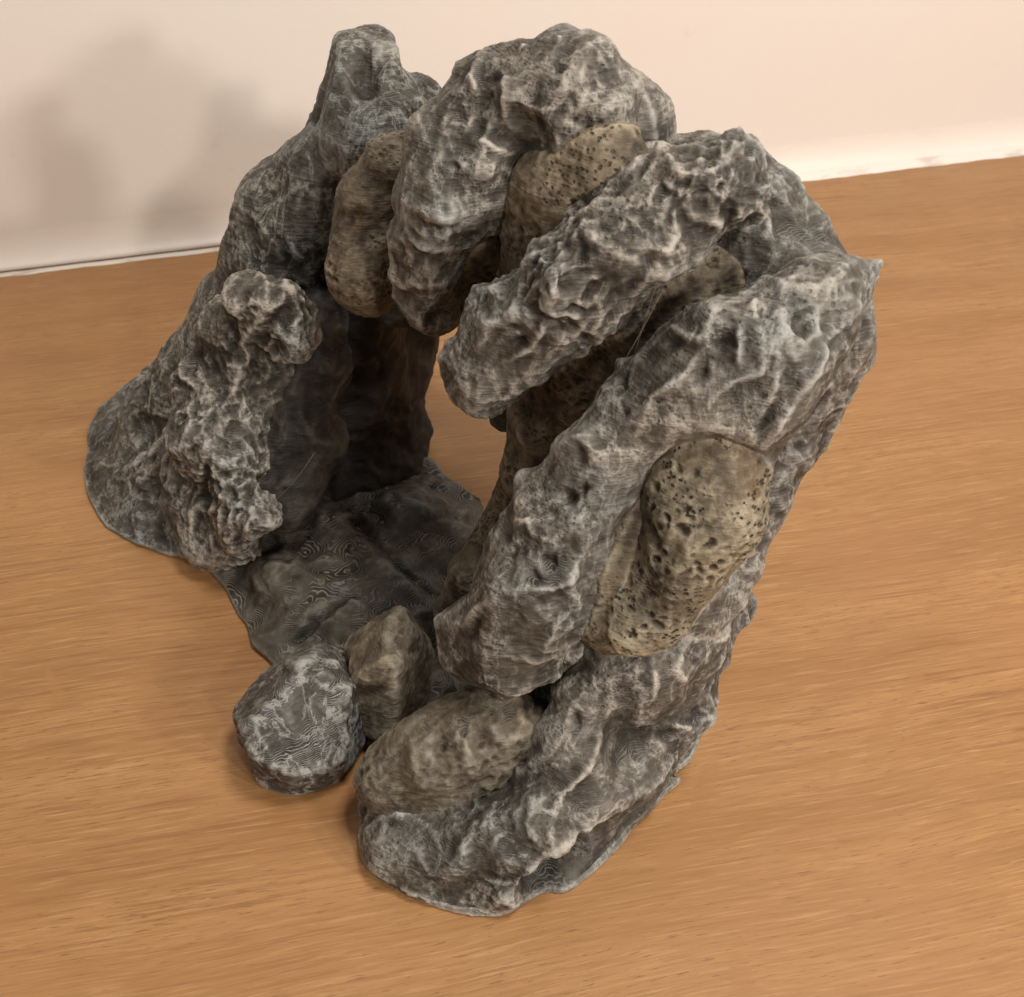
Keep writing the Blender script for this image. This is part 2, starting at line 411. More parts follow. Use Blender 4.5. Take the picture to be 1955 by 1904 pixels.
def rock_mat(name, dark, mid, pale, cool, brush=1.0, layer=.0005, lines=.35, warm=None, thr=.7, sk=1.0, pits=0.0):
    t = NT(name); geo = t.n('ShaderNodeNewGeometry'); tc = t.n('ShaderNodeTexCoord'); P = tc.outputs['Object']
    rel = t.n('ShaderNodeAttribute', attribute_name='relief').outputs['Fac']
    sep = t.n('ShaderNodeSeparateXYZ'); t.l(P, sep.inputs[0])
    nz = t.n('ShaderNodeSeparateXYZ'); t.l(geo.outputs['Normal'], nz.inputs[0])
    # printed layers: height wobbled by fine noise, sawn into steps
    wob = t.noise(P, 110, 2, .5)
    z = t.math('ADD', sep.outputs[2], t.math('MULTIPLY', wob, .0011))
    fr = t.math('FRACT', t.math('DIVIDE', z, layer))
    tri = t.math('PINGPONG', t.math('DIVIDE', z, layer), 1.0)
    steep = t.ss(t.math('ABSOLUTE', nz.outputs[2]), .55, .95)      # 1 on shallow ground
    line = t.math('MULTIPLY', t.ss(fr, .62, .85), t.ss(fr, 1.0, .93))
    line = t.math('MULTIPLY', line, steep)
    streak = t.noise(t.vmul(P, (70, 70, 1100)), 1.0, 3, .6)
    streak2 = t.noise(t.vmul(P, (160, 160, 520)), 1.0, 3, .6)
    grain = t.noise(P, 1500, 2, .6)
    patch = t.noise(P, 26, 3, .6); patch2 = t.noise(P, 60, 3, .6, .6)
    # dry brush on raised stone
    web = t.noise(t.vmul(P, (1, 1, .55)), 62, 5, .68, .5)
    thread = t.ss(t.math('ABSOLUTE', t.math('SUBTRACT', web, .5)), .045, 0.0)       # hair-thin skipped brush strokes
    r = t.math('ADD', rel, t.math('MULTIPLY_ADD', streak, 1.3*sk, -.65*sk))
    r = t.math('ADD', r, t.math('MULTIPLY_ADD', streak2, .9*sk, -.45*sk))
    r = t.math('ADD', r, t.math('MULTIPLY_ADD', patch, 2.8, -1.4))
    r = t.math('ADD', r, t.math('MULTIPLY', thread, thr))
    br = t.math('POWER', t.ss(r, -.55, 2.1), 1.3)
    br = t.math('MULTIPLY', br, t.math('MULTIPLY_ADD', grain, .8, .5), clamp=True)
    br = t.math('MULTIPLY', br, brush, clamp=True)
    ln = t.math('MULTIPLY', t.math('MULTIPLY', line, lines), t.ss(patch2, .40, .58, .12, 1.0))
    br = t.math('MAXIMUM', br, ln)
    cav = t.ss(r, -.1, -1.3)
    pit = None
    if pits:      # pores too fine for the mesh
        vo = t.n('ShaderNodeTexVoronoi'); ad = t.n('ShaderNodeVectorMath', operation='ADD'); nn = t.n('ShaderNodeTexNoise'); t.l(P, nn.inputs['Vector']); nn.inputs['Scale'].default_value = 320
        t.l(t.vmul(P, (1, 1, 1.35)), ad.inputs[0]); t.l(t.vmul(nn.outputs['Color'], (.0018, .0018, .0018)), ad.inputs[1]); t.l(ad.outputs[0], vo.inputs['Vector']); vo.inputs['Scale'].default_value = 430
        pit = t.math('MULTIPLY', t.ss(vo.outputs['Distance'], .40, .22), t.ss(t.noise(P, 52, 3, .6), .47, .60))
        pit = t.math('MULTIPLY', pit, pits)
        br = t.math('MULTIPLY', br, t.math('SUBTRACT', 1.0, pit), clamp=True); cav = t.math('MAXIMUM', cav, pit)
    base = t.mix(t.ss(patch2, .38, .62), mid, dark)
    if warm is not None: base = t.mix(t.ss(t.noise(P, 18, 2), .55, .72, 0, .8), base, warm)
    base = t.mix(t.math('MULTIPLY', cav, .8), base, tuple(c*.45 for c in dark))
    tint = t.ss(t.noise(P, 16, 2, .5), .42, .62)
    pl = t.mix(tint, pale, cool)
    col = t.mix(br, base, pl)
    t.l(col, t.b.inputs['Base Color'])
    t.b.inputs['Roughness'].default_value = .62; t.b.inputs['Specular IOR Level'].default_value = .35
    # relief finer than the mesh
    hh = t.math('ADD', t.math('MULTIPLY', streak, .9), t.math('MULTIPLY', streak2, 1.2))
    hh = t.math('ADD', hh, t.math('MULTIPLY', grain, .35))
    if pit is not None: hh = t.math('SUBTRACT', hh, t.math('MULTIPLY', pit, 2.0))
    b1 = t.bump(hh, .0006, .9)
    b2 = t.bump(t.math('MULTIPLY', fr, steep), .0004, .5, b1)
    t.l(b2, t.b.inputs['Normal'])
    return t.m

MAT = {
 'grey': rock_mat('painted_grey_stone', (.041, .036, .029), (.088, .079, .064), (.46, .435, .385), (.37, .38, .36), pits=0.35),
 'bluegrey': rock_mat('painted_cool_grey_stone', (.038, .034, .027), (.080, .073, .060), (.38, .38, .34), (.31, .34, .335), thr=1.1),
 'brown': rock_mat('painted_brown_stone', (.050, .038, .025), (.110, .086, .056), (.40, .34, .24), (.32, .29, .22), .95, thr=.3, sk=.5, pits=0.8),
 'olive': rock_mat('painted_olive_brown_stone', (.040, .030, .020), (.085, .066, .044), (.40, .345, .25), (.33, .31, .25), .85, thr=.4, sk=.5),
 'topo': rock_mat('painted_charcoal_stone', (.026, .023, .019), (.055, .049, .041), (.40, .40, .375), (.34, .375, .38), .8, layer=.00046, lines=.7, thr=1.3),
 'tan': rock_mat('painted_tan_stone', (.052, .040, .026), (.125, .100, .065), (.46, .41, .295), (.37, .345, .265), 1.05, warm=(.11, .060, .027), thr=.3, sk=.5, pits=1.0),
 'shade': rock_mat('stone_shade_in_colour', (.016, .0135, .0105), (.033, .028, .022), (.13, .12, .10), (.13, .14, .14), .6),  # same stone, dimness under the arch put into the colours
 'dark': rock_mat('stone_cave_shade_in_colour', (.010, .008, .006), (.020, .016, .013), (.07, .062, .052), (.06, .06, .06), .25),  # darkest copy: deep shade of the cave painted into the stone colour
 'slab': rock_mat('painted_base_stone', (.036, .031, .024), (.078, .068, .054), (.38, .355, .30), (.30, .325, .325), .5, layer=.00050, lines=.6),
}
# ------------------------------------------------------------------ the parts of the rock arch
PARTS = []
def part(*a, **k): PARTS.append(Part(*a, **k))
part('crest', 'bluegrey', [Tube([(697, 20, .05, 54), (697, 70, .05, 54), (698, 110, .05, 52), (702, 160, .05, 62), (708, 215, .05, 88), (720, 262, .05, 104)]), Tube([(656, 40, .045, 18), (660, 120, .045, 18)]), Tube([(738, 40, .05, 18), (740, 120, .05, 20)]), Ell(762, 222, .055, (66, 60, 50), -35), Level(700, 62, .05),
     Tube([(655, 92, .042, 14), (628, 180, .042, 16), (606, 240, .045, 22)]), 
     Ell(690, 135, .037, (26, 50, 30), 8, cut=True)], style='web', k=.008,
     strokes=[(1.8, 7, [(652, 85), (647, 120), (640, 165), (628, 215)]), (1.0, 7, [(700, 150), (690, 185), (668, 205)]), (-1.2, 10, [(735, 100), (738, 140)]), (-1.4, 14, [(735, 215), (748, 225)]), (1.2, 8, [(722, 80), (722, 110), (715, 135)])])
part('rear_lobe', 'bluegrey', [Tube([(770, 180, .065, 36), (800, 190, .075, 44), (805, 280, .08, 70)])], style='web')
part('shoulder', 'bluegrey', [Tube([(735, 262, .045, 58), (660, 285, .045, 58), (603, 330, .045, 74), (550, 400, .045, 98), (525, 500, .045, 100), (475, 610, .045, 96)]),
     Tube([(620, 360, .045, 55), (585, 450, .045, 60), (560, 530, .05, 60)])], k=.02, style='web',
     strokes=[(1.4, 8, [(560, 240), (600, 232), (650, 222), (690, 225)]), (1.3, 7, [(500, 330), (465, 365), (440, 410), (450, 440)]), (1.0, 6, [(450, 390), (490, 430), (520, 470), (530, 520)]),
              (1.0, 6, [(545, 320), (560, 350), (548, 390)]), (1.1, 6, [(552, 460), (572, 500), (590, 530)]), (-1.6, 12, [(542, 495), (550, 520)]), (1.2, 10, [(620, 330), (600, 400), (575, 440)]), (-1.2, 14, [(520, 350), (500, 385)]), (-1.2, 14, [(475, 460), (480, 480)])])
part('flank', 'bluegrey', [Tube([(470, 620, .045, 105), (410, 730, .04, 112), (330, 830, .028, 100), (290, 920, .02, 85)]),
     Skirt([(188, 792), (168, 860), (166, 940), (205, 1010), (285, 1052), (345, 1068), (412, 1088), (500, 1060), (560, 960), (520, 800), (420, 700), (300, 700)], .003, .9, .05)], style='web', coarse=1.4)
part('buttress', 'grey', [*craggy([(496, 600, .020, 50), (490, 690, .022, 76), (450, 800, .018, 96), (420, 920, .017, 100), (425, 1010, .018, 66)], 3), Ell(538, 618, .018, (36, 62, 40)), Ell(468, 572, .0, (46, 40, 40)), Ell(538, 562, .012, (42, 20, 32), 8), Ell(435, 625, .004, (56, 48, 45)), Ell(565, 640, .018, (30, 44, 36)),
     Ell(395, 745, .0, (66, 60, 56)), Ell(400, 835, -.004, (84, 66, 60)), Ell(330, 895, .008, (84, 66, 56), 35), Ell(262, 905, .010, (54, 30, 40), 50),
     Ell(455, 960, .004, (40, 94, 50)), Ell(384, 985, .003, (30, 84, 40)), Ell(492, 985, .004, (48, 42, 40)), Ell(300, 975, .006, (60, 46, 44)), Ell(440, 1050, .008, (60, 26, 40), -10),
     Tube([(356, 880, -.026, 9), (357, 975, -.018, 11)], cut=True)], k=.016, style='gnarly', coarse=.85,
     strokes=[(2.2, 8, [(428, 560), (450, 532), (480, 535), (500, 550)]), (2.0, 7, [(520, 545), (555, 548), (583, 552)]), (-3, 12, [(545, 625)]), (-2.6, 10, [(503, 655)]), (-2.4, 12, [(430, 600), (445, 608)]),
              (2.2, 6, [(500, 570), (495, 600), (470, 640), (440, 690), (435, 712)]), (2, 6, [(520, 625), (500, 670), (522, 690), (505, 722)]), (-3, 10, [(450, 650), (445, 680)]), (2.2, 6, [(325, 790), (360, 785), (400, 790)]),
              (2.4, 6, [(342, 700), (345, 720), (375, 740)]), (2, 6, [(370, 705), (385, 735)]), (-3, 13, [(365, 785), (372, 795)]), (-2.5, 12, [(440, 815), (420, 850)]), (2.2, 5, [(415, 880), (420, 950), (400, 1000), (410, 1060)]), (2.2, 5, [(450, 930), (455, 980), (440, 1050)]),
              (2, 6, [(505, 810), (512, 835), (508, 857), (475, 860)]), (2, 5, [(365, 900), (365, 960), (360, 1040)]), (-3, 8, [(388, 890), (390, 930), (396, 970)]), (2, 6, [(270, 870), (300, 850), (320, 840)]), (2, 6, [(235, 900), (230, 930), (245, 950)]), (-2.5, 14, [(455, 975)]), (-2, 10, [(300, 930), (330, 950)]), (2, 8, [(290, 940), (300, 970)]), (2, 9, [(332, 1010)])])
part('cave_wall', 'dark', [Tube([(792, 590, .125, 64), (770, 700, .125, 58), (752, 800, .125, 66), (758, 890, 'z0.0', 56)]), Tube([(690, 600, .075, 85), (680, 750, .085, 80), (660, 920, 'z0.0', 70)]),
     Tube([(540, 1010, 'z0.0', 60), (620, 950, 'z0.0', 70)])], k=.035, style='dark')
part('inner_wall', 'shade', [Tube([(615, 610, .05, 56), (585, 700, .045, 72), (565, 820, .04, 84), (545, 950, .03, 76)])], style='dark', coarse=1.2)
part('brown_lobe', 'brown', [Tube([(812, 258, .035, 20), (752, 308, .03, 56), (712, 375, .028, 66), (702, 450, .028, 62), (694, 520, .026, 70), (712, 562, .032, 48)])], style='lobe', strokes=[(1.5, 12, [(720, 450), (735, 480)]), (-1.8, 14, [(672, 425)]), (-1.5, 16, [(700, 425), (690, 470)])])
part('rib', 'grey', [*craggy([(1105, 196, .035, 80), (1030, 184, .035, 82), (948, 210, .033, 90), (915, 285, .028, 112), (872, 350, .022, 102), (835, 435, .02, 68), (812, 510, .022, 50), (812, 575, .028, 42), (850, 598, .036, 24)], 5), Rock(1050, 225, .038, (110, 62, 70), -5, 77, 14), Tube([(1190, 180, .045, 36), (1160, 240, .04, 40), (1080, 270, .035, 40)]), Tube([(1062, 110, .036, 18), (1068, 76, .036, 8)]), Tube([(1000, 115, .034, 16), (996, 88, .034, 7)]), Tube([(1135, 130, .04, 20), (1142, 98, .04, 11)]), Tube([(775, 385, .016, 18), (850, 405, .008, 22), (925, 375, .02, 22)])], style='rib', k=.012,
     strokes=[(2.4, 8, [(918, 100), (900, 150), (915, 200), (930, 240)]), (2.0, 7, [(960, 150), (955, 180), (965, 230), (985, 250)]), (-2.6, 13, [(870, 155), (885, 140)]), (-2.6, 14, [(915, 185), (908, 215)]), (1.8, 8, [(855, 235), (890, 240), (905, 215)]),
              (2.4, 8, [(765, 375), (800, 395), (850, 410), (880, 400)]), (-2.2, 14, [(800, 420), (870, 435)]), (2.0, 8, [(770, 440), (800, 470), (860, 478)]), (-1.6, 12, [(790, 495), (840, 505)]), (2.0, 8, [(766, 520), (800, 545), (850, 535)]), (-2, 14, [(1060, 130)]), (-1.8, 12, [(1010, 190)]), (-1.8, 12, [(1090, 190)]),
              (2.2, 7, [(905, 265), (940, 285), (985, 290)]), (-2, 12, [(860, 300), (880, 330)]), (-3, 22, [(1150, 245), (1120, 255)]), (2, 5, [(1069, 75)]), (2, 6, [(997, 86)]), (1.6, 6, [(1110, 90), (1140, 98), (1158, 115)])])
part('rear_hump', 'grey', [Ell(1205, 232, .065, (88, 90, 80), -40), Tube([(1185, 150, .06, 14), (1200, 152, .062, 12)])], style='rib', strokes=[(1.5, 8, [(1210, 160), (1245, 230), (1250, 290)])])
part('brown_lobe', 'brown', [Tube([(1160, 320, .040, 80), (1065, 372, .036, 80), (1025, 470, .038, 62), (985, 570, .05, 42)])], style='lobe')
part('brown_lobe', 'brown', [Tube([(955, 395, .045, 45), (922, 470, .042, 50), (893, 545, .046, 42)])], style='lobe')
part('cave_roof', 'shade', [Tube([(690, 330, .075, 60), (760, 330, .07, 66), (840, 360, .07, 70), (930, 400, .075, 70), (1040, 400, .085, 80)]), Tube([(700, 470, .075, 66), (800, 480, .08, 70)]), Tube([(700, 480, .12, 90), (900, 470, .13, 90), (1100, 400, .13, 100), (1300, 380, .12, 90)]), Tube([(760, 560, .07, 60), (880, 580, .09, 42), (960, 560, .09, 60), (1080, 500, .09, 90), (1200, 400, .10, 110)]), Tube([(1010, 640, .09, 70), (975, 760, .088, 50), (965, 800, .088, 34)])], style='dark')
part('rib', 'grey', [*craggy([(1398, 350, .055, 52), (1300, 382, .045, 76), (1192, 460, .034, 86), (1095, 545, .026, 88), (1010, 618, .024, 80), (945, 680, .022, 68), (926, 720, .022, 50)], 8),
     Tube([(1420, 318, .06, 24), (1412, 370, .058, 34)]), Tube([(1340, 310, .055, 20), (1338, 288, .056, 9)]), Tube([(1240, 320, .05, 20), (1250, 290, .052, 10)]), Tube([(1415, 300, .06, 16), (1424, 284, .062, 9)]), Tube([(1270, 445, .055, 40), (1190, 545, .048, 62), (1100, 595, .038, 58)]), Tube([(932, 575, .02, 26)]), Tube([(890, 680, .024, 26)])], style='gnarly', coarse=.8, k=.014,
     strokes=[(3, 9, [(1250, 292), (1275, 310), (1305, 345)]), (3, 9, [(1160, 352), (1130, 400), (1085, 415), (1060, 460), (1075, 520)]), (-3.5, 14, [(1405, 420), (1420, 455)]), (2.6, 8, [(920, 550), (935, 545), (945, 560), (970, 570)]), (2.6, 8, [(905, 600), (930, 620), (925, 650), (900, 670)]),
              (3, 9, [(1000, 470), (1040, 445), (1080, 440)]), (-3.5, 15, [(1100, 470), (1120, 480)]), (-3, 12, [(1150, 540), (1130, 580)]), (-3, 10, [(985, 665)]), (2.6, 8, [(1010, 600), (1040, 590), (1060, 560), (1045, 520)]), (-2.6, 14, [(1010, 540), (990, 570)]), (2.6, 9, [(1330, 300), (1350, 285)]), (-3, 16, [(1250, 490), (1220, 530)]),
              (2.4, 8, [(1290, 420), (1300, 450), (1270, 480), (1230, 470)]), (-2, 10, [(1225, 410), (1240, 440)]), (-3.5, 14, [(1080, 600), (1120, 610)]), (2.4, 7, [(960, 700), (1000, 680), (1040, 640)])])
part('rear_shell', 'grey', [*craggy([(1350, 370, .085, 50), (1435, 415, .09, 80), (1465, 480, .095, 72), (1490, 560, .10, 74), (1572, 648, .10, 66), (1522, 735, .10, 58), (1472, 805, .097, 50), (1444, 880, .093, 42), (1424, 980, .09, 34), (1385, 1070, .08, 34), (1330, 1150, .07, 40)], 21), Tube([(1380, 480, .085, 70), (1420, 600, .09, 90), (1420, 760, .10, 100), (1340, 900, .10, 100), (1240, 1050, .085, 90), (1190, 1180, .06, 60), (1150, 1270, 'z0.03', 70)]), Tube([(1080, 1100, .05, 60), (1080, 1230, .04, 60)]), Tube([(1240, 330, .08, 70), (1340, 400, .085, 80)])], k=.022, style='rib', strokes=[(-2.4, 14, [(1490, 890)]), (1.5, 6, [(1600, 720), (1530, 790)]), (1.6, 8, [(1470, 380), (1475, 430), (1450, 470)])])
part('brown_column', 'brown', [Tube([(1432, 492, .090, 52), (1385, 530, .080, 74), (1325, 552, .068, 86), (1240, 610, .062, 95), (1150, 690, .062, 95), (1050, 790, .062, 82), (1024, 890, .064, 60), (965, 1000, .066, 42), (900, 1100, .05, 38), (862, 1165, 'z0.012', 36)])], style='lobe', strokes=[(2, 12, [(990, 790), (1000, 850), (1005, 900)]), (-2, 16, [(1060, 790), (1070, 860)])])
part('rib', 'grey', [*craggy([(1560, 572, .075, 54), (1440, 645, .055, 66), (1320, 690, .045, 76), (1225, 780, .036, 72), (1140, 890, .03, 68), (1078, 1005, .026, 94), (1030, 1110, .020, 106), (965, 1216, .022, 108)], 31), Ell(960, 1268, 'z0.035', (110, 70, 90), 8),
     Tube([(1676, 502, .10, 14), (1610, 542, .085, 32), (1540, 590, .07, 64)]), Rock(1445, 705, .056, (165, 100, 58), 26, 4, 18, lo=.84), Tube([(1545, 670, .075, 66), (1500, 780, .068, 48), (1450, 880, .065, 30)]),
     Ell(1350, 770, .052, (80, 50, 50), -10), Ell(1080, 1235, 'z0.04', (60, 60, 60))], style='rib', k=.014,
     strokes=[(2.6, 8, [(1638, 588), (1590, 646), (1578, 690), (1526, 759), (1461, 857)]), (-4, 20, [(1457, 598)]), (-4, 24, [(1543, 619)]), (2.2, 7, [(1570, 590), (1572, 630), (1545, 655)]), (-2.6, 14, [(1600, 646)]), (2.6, 7, [(1437, 558), (1440, 592)]), (2.2, 6, [(1411, 622), (1410, 704)]), (2.2, 6, [(1451, 626), (1454, 715), (1396, 738), (1355, 782)]),
              (-2.2, 16, [(1385, 650)]), (-2.2, 16, [(1350, 690), (1340, 720)]), (-3.4, 15, [(1110, 935)]), (-3, 13, [(1075, 945)]), (-3.6, 15, [(1048, 1070)]), (-3.6, 15, [(1025, 1105)]), (-2.4, 13, [(975, 1060)]), (-2.4, 13, [(1185, 700), (1165, 745)]), (2.2, 8, [(1273, 615), (1300, 640), (1330, 650)]), (2.4, 8, [(970, 1000), (1000, 990), (1010, 1020), (1060, 1040)]),
              (-1.8, 16, [(1150, 840)]), (-1.8, 15, [(1100, 870)]), (2, 8, [(860, 1200), (900, 1170), (940, 1150)]), (-2.4, 12, [(905, 1190), (890, 1240)]), (2.4, 9, [(1000, 1115), (1060, 1130), (1100, 1100)]), (-2, 14, [(1090, 1060)]), (2, 8, [(1330, 690), (1250, 760), (1210, 830)]), (-2.5, 12, [(1490, 760), (1450, 820)]), (2, 8, [(1495, 690), (1470, 770), (1440, 830)])])
part('pitted_boulder', 'tan', label='large tan boulder full of small dark pits', prims=[Ell(1338, 960, .052, (106, 170, 80), -14), Ell(1262, 1125, .048, (84, 130, 70), -32), Ell(1388, 900, .056, (50, 100, 50), -5)], style='pitted', k=.020,
     strokes=[(-2.5, 10, [(1235, 870), (1218, 925), (1228, 990), (1255, 1050)]), (1.6, 20, [(1330, 1040), (1310, 1100)]), (1.8, 7, [(1175, 1225), (1200, 1248), (1245, 1250)]), (-1.6, 20, [(1250, 1100), (1230, 1160)])])
part('brown_lobe', 'brown', [Tube([(1250, 850, .058, 50), (1205, 960, .046, 58), (1172, 1080, .040, 64), (1165, 1190, .038, 60)])], style='lobe', coarse=.7)
part('skirt', 'grey', [Skirt([(690, 1560), (686, 1600), (700, 1650), (760, 1695), (843, 1738), (922, 1753), (969, 1745), (1032, 1712), (1083, 1706), (1114, 1684), (1141, 1661), (1196, 1602), (1235, 1551), (1286, 1508), (1300, 1494), (1288, 1485), (1320, 1453), (1340, 1406), (1331, 1363), (1365, 1312), (1376, 1246), (1408, 1187), (1410, 1156), (1392, 1132), (1320, 1080), (1150, 1150), (1000, 1250), (820, 1360), (700, 1480)], .004, .95, .045),
     Tube([(1112, 1345, 'z0.062', 60), (1092, 1430, 'z0.048', 70), (1022, 1542, 'z0.033', 64), (900, 1622, 'z0.02', 60), (760, 1612, 'z0.012', 54)]),
     *craggy([(1300, 1190, 'z0.055', 84), (1270, 1310, 'z0.045', 80), (1210, 1430, 'z0.03', 74), (1120, 1540, 'z0.02', 54)], 43), Tube([(965, 1690, 'z0.014', 24), (1005, 1640, 'z0.026', 28), (1060, 1590, 'z0.034', 30), (1133, 1545, 'z0.036', 30), (1200, 1500, 'z0.034', 30)]), Ell(1150, 1250, 'z0.075', (54, 74, 60)), Ell(1085, 1290, 'z0.05', (76, 60, 70)), Ell(1020, 1345, 'z0.02', (70, 50, 60)), *craggy([(1215, 1270, 'z0.072', 84), (1290, 1200, 'z0.078', 80), (1350, 1150, 'z0.07', 62)], 41), Ell(1106, 1656, 'z0.022', (104, 40, 60), 42, cut=True), Ell(1052, 1664, 'z0.016', (48, 27, 56), 42, cut=True)], style='web', k=.014, coarse=1.3,
     strokes=[(2.2, 7, [(1200, 1540), (1133, 1579), (1079, 1610), (1039, 1637), (1012, 1665), (988, 1704), (977, 1740)]), (2.4, 9, [(1165, 1300), (1172, 1350), (1150, 1410), (1120, 1470), (1060, 1540), (1000, 1600)]), (-2.5, 12, [(1100, 1375), (1110, 1390)]), (1.8, 7, [(700, 1590), (720, 1565), (780, 1560), (820, 1590), (850, 1640)]), (1.6, 6, [(800, 1620), (820, 1670), (870, 1700)]),
              (2, 8, [(1300, 1240), (1290, 1280), (1320, 1300)]), (2, 8, [(1245, 1250), (1260, 1300), (1250, 1340)]), (-3, 14, [(1270, 1410)]), (2.6, 7, [(1290, 1380), (1320, 1395)]), (2, 8, [(1210, 1520), (1270, 1480), (1310, 1440)]), (-2, 12, [(1330, 1370)]), (-2.5, 8, [(700, 1575), (760, 1570)][::-1]), (1.6, 6, [(930, 1690), (990, 1700), (930, 1740)])])
part('brown_lobe', 'olive', [Ell(862, 1438, 'z0.036', (190, 98, 88), 24)], style='lobe', k=.005,
     strokes=[(2.4, 13, [(985, 1345), (1005, 1380), (975, 1420), (955, 1400)]), (2.4, 10, [(870, 1370), (885, 1430), (900, 1480)]), (2.0, 10, [(790, 1410), (800, 1470), (820, 1520)]), (-2, 14, [(930, 1390), (935, 1440)]), (-2, 14, [(840, 1400), (850, 1460)]), (-1.5, 14, [(755, 1450), (770, 1500)])])
part('boulder', 'olive', [Rock(745, 1290, 'z0.028', (80, 138, 80), -8, dirs=[(-.6, .35, -.6, .78), (-.15, -.3, -.95, .72), (.25, .55, -.75, .8), (.95, .05, -.35, .52), (-.9, -.3, -.2, .82), (.35, -.85, -.4, .85), (-.3, -.85, -.2, .9), (0, 1, .1, .95), (-.6, .8, 0, .85), (.7, .7, 0, .8), (0, 0, 1, 1), (.8, -.5, .2, 1), (-.5, .1, .8, 1)])], style='facet', label='narrow brown boulder with a pale worn edge')
part('boulder', 'topo', [Rock(566, 1400, 'z0.02', (140, 156, 108), -12, dirs=[(.16, .38, -.90, .60), (-.12, -.80, -.55, .66), (.50, -.70, -.45, .68), (-.80, -.50, -.34, .66), (-.72, .62, -.35, .66), (-.6, .75, -.1, .80), (.35, .92, -.2, .86), (.95, .25, -.2, .80), (.9, -.4, 0, .82), (0, -1, .1, .88), (-.65, -.75, 0, .86), (0, 0, 1, 1), (-1, .1, .2, .92)])], style='facet',
     strokes=[(2.4, 10, [(556, 1258), (570, 1275)]), (2.0, 9, [(625, 1258), (640, 1275)]), (-1.6, 12, [(590, 1275)]), (1.2, 12, [(625, 1320)]), (1.4, 6, [(479, 1355), (488, 1389), (526, 1457), (543, 1474)]), (1.2, 6, [(543, 1476), (585, 1476), (612, 1505)])], label='dark grey boulder with fine pale print lines across its top')
part('base', 'slab', [Ell(600, 1020, 'z0.0', (120, 60, 90)), Ell(560, 1130, 'z0.0', (90, 50, 90), -30), Ell(670, 1190, 'z0.0', (90, 50, 70)), Ell(790, 1000, 'z0.0', (90, 60, 70)), Ell(740, 1120, 'z0.0', (70, 60, 60), 30), Skirt([(395, 1070), (430, 1130), (466, 1195), (480, 1225), (510, 1262), (560, 1310), (660, 1420), (800, 1400), (900, 1300), (880, 1150), (925, 978), (885, 938), (850, 915), (808, 875), (700, 850), (560, 900), (450, 1000)], .003, .45, .02)], style='slab',
     strokes=[(-4, 11, [(640, 950), (700, 1010), (760, 1080), (830, 1140)]), (-3.5, 10, [(540, 1230), (600, 1180), (680, 1140)]), (2.5, 16, [(660, 1160), (690, 1150)]), (-2.5, 7, [(665, 1275)]), (2.5, 9, [(632, 1210), (640, 1240)]), (3, 18, [(520, 1100), (560, 1070)]), (2, 14, [(560, 1150)])])
root = bpy.data.objects.new('rock_arch', None); C.objects.link(root); root.location = tuple(PT(760, 1080, 'z0')[0])
root['label'] = 'grey and brown painted model rock arch with a cave opening, standing on the wooden table'; root['category'] = 'rock ornament'
with ThreadPoolExecutor(4) as ex: RES = list(ex.map(build, PARTS))
tot = 0
org = np.array(root.location, np.float32)
for p, (P, F, rel) in zip(PARTS, RES):
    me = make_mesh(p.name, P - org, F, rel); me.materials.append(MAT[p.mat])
    o = bpy.data.objects.new(p.name, me); C.objects.link(o); o.parent = root; tot += len(F)
    if p.label: o['label'] = p.label
print('quads', tot, 'time', round(time.time()-T0, 1))

def strand(pts, r=.00009):
    cu = bpy.data.curves.new('plastic_strand', 'CURVE'); cu.dimensions = '3D'; cu.bevel_depth = r; cu.bevel_resolution = 1
    sp_ = cu.splines.new('NURBS'); sp_.points.add(len(pts)-1); sp_.use_endpoint_u = True
    for k, q in enumerate(pts): sp_.points[k].co = (*(PT(*q)[0]-org), 1)
    o = bpy.data.objects.new('plastic_strand', cu); C.objects.link(o); cu.materials.append(STR)
    me = bpy.data.meshes.new_from_object(o); bpy.data.objects.remove(o); o = bpy.data.objects.new('plastic_strand', me); C.objects.link(o); o.parent = root
_t = NT('translucent_plastic_thread'); _t.b.inputs['Base Color'].default_value = (.30, .24, .18, 1); _t.b.inputs['Roughness'].default_value = .3; STR = _t.m
strand([(1252, 548, .035), (1215, 660, .035), (1190, 750, .04)])
strand([(1262, 560, .035), (1198, 690, .03), (1120, 800, .035)])
strand([(600, 865, -.012), (560, 930, -.01), (520, 960, 0.)])
strand([(382, 700, -.012), (398, 735, -.015), (404, 780, -.015)])

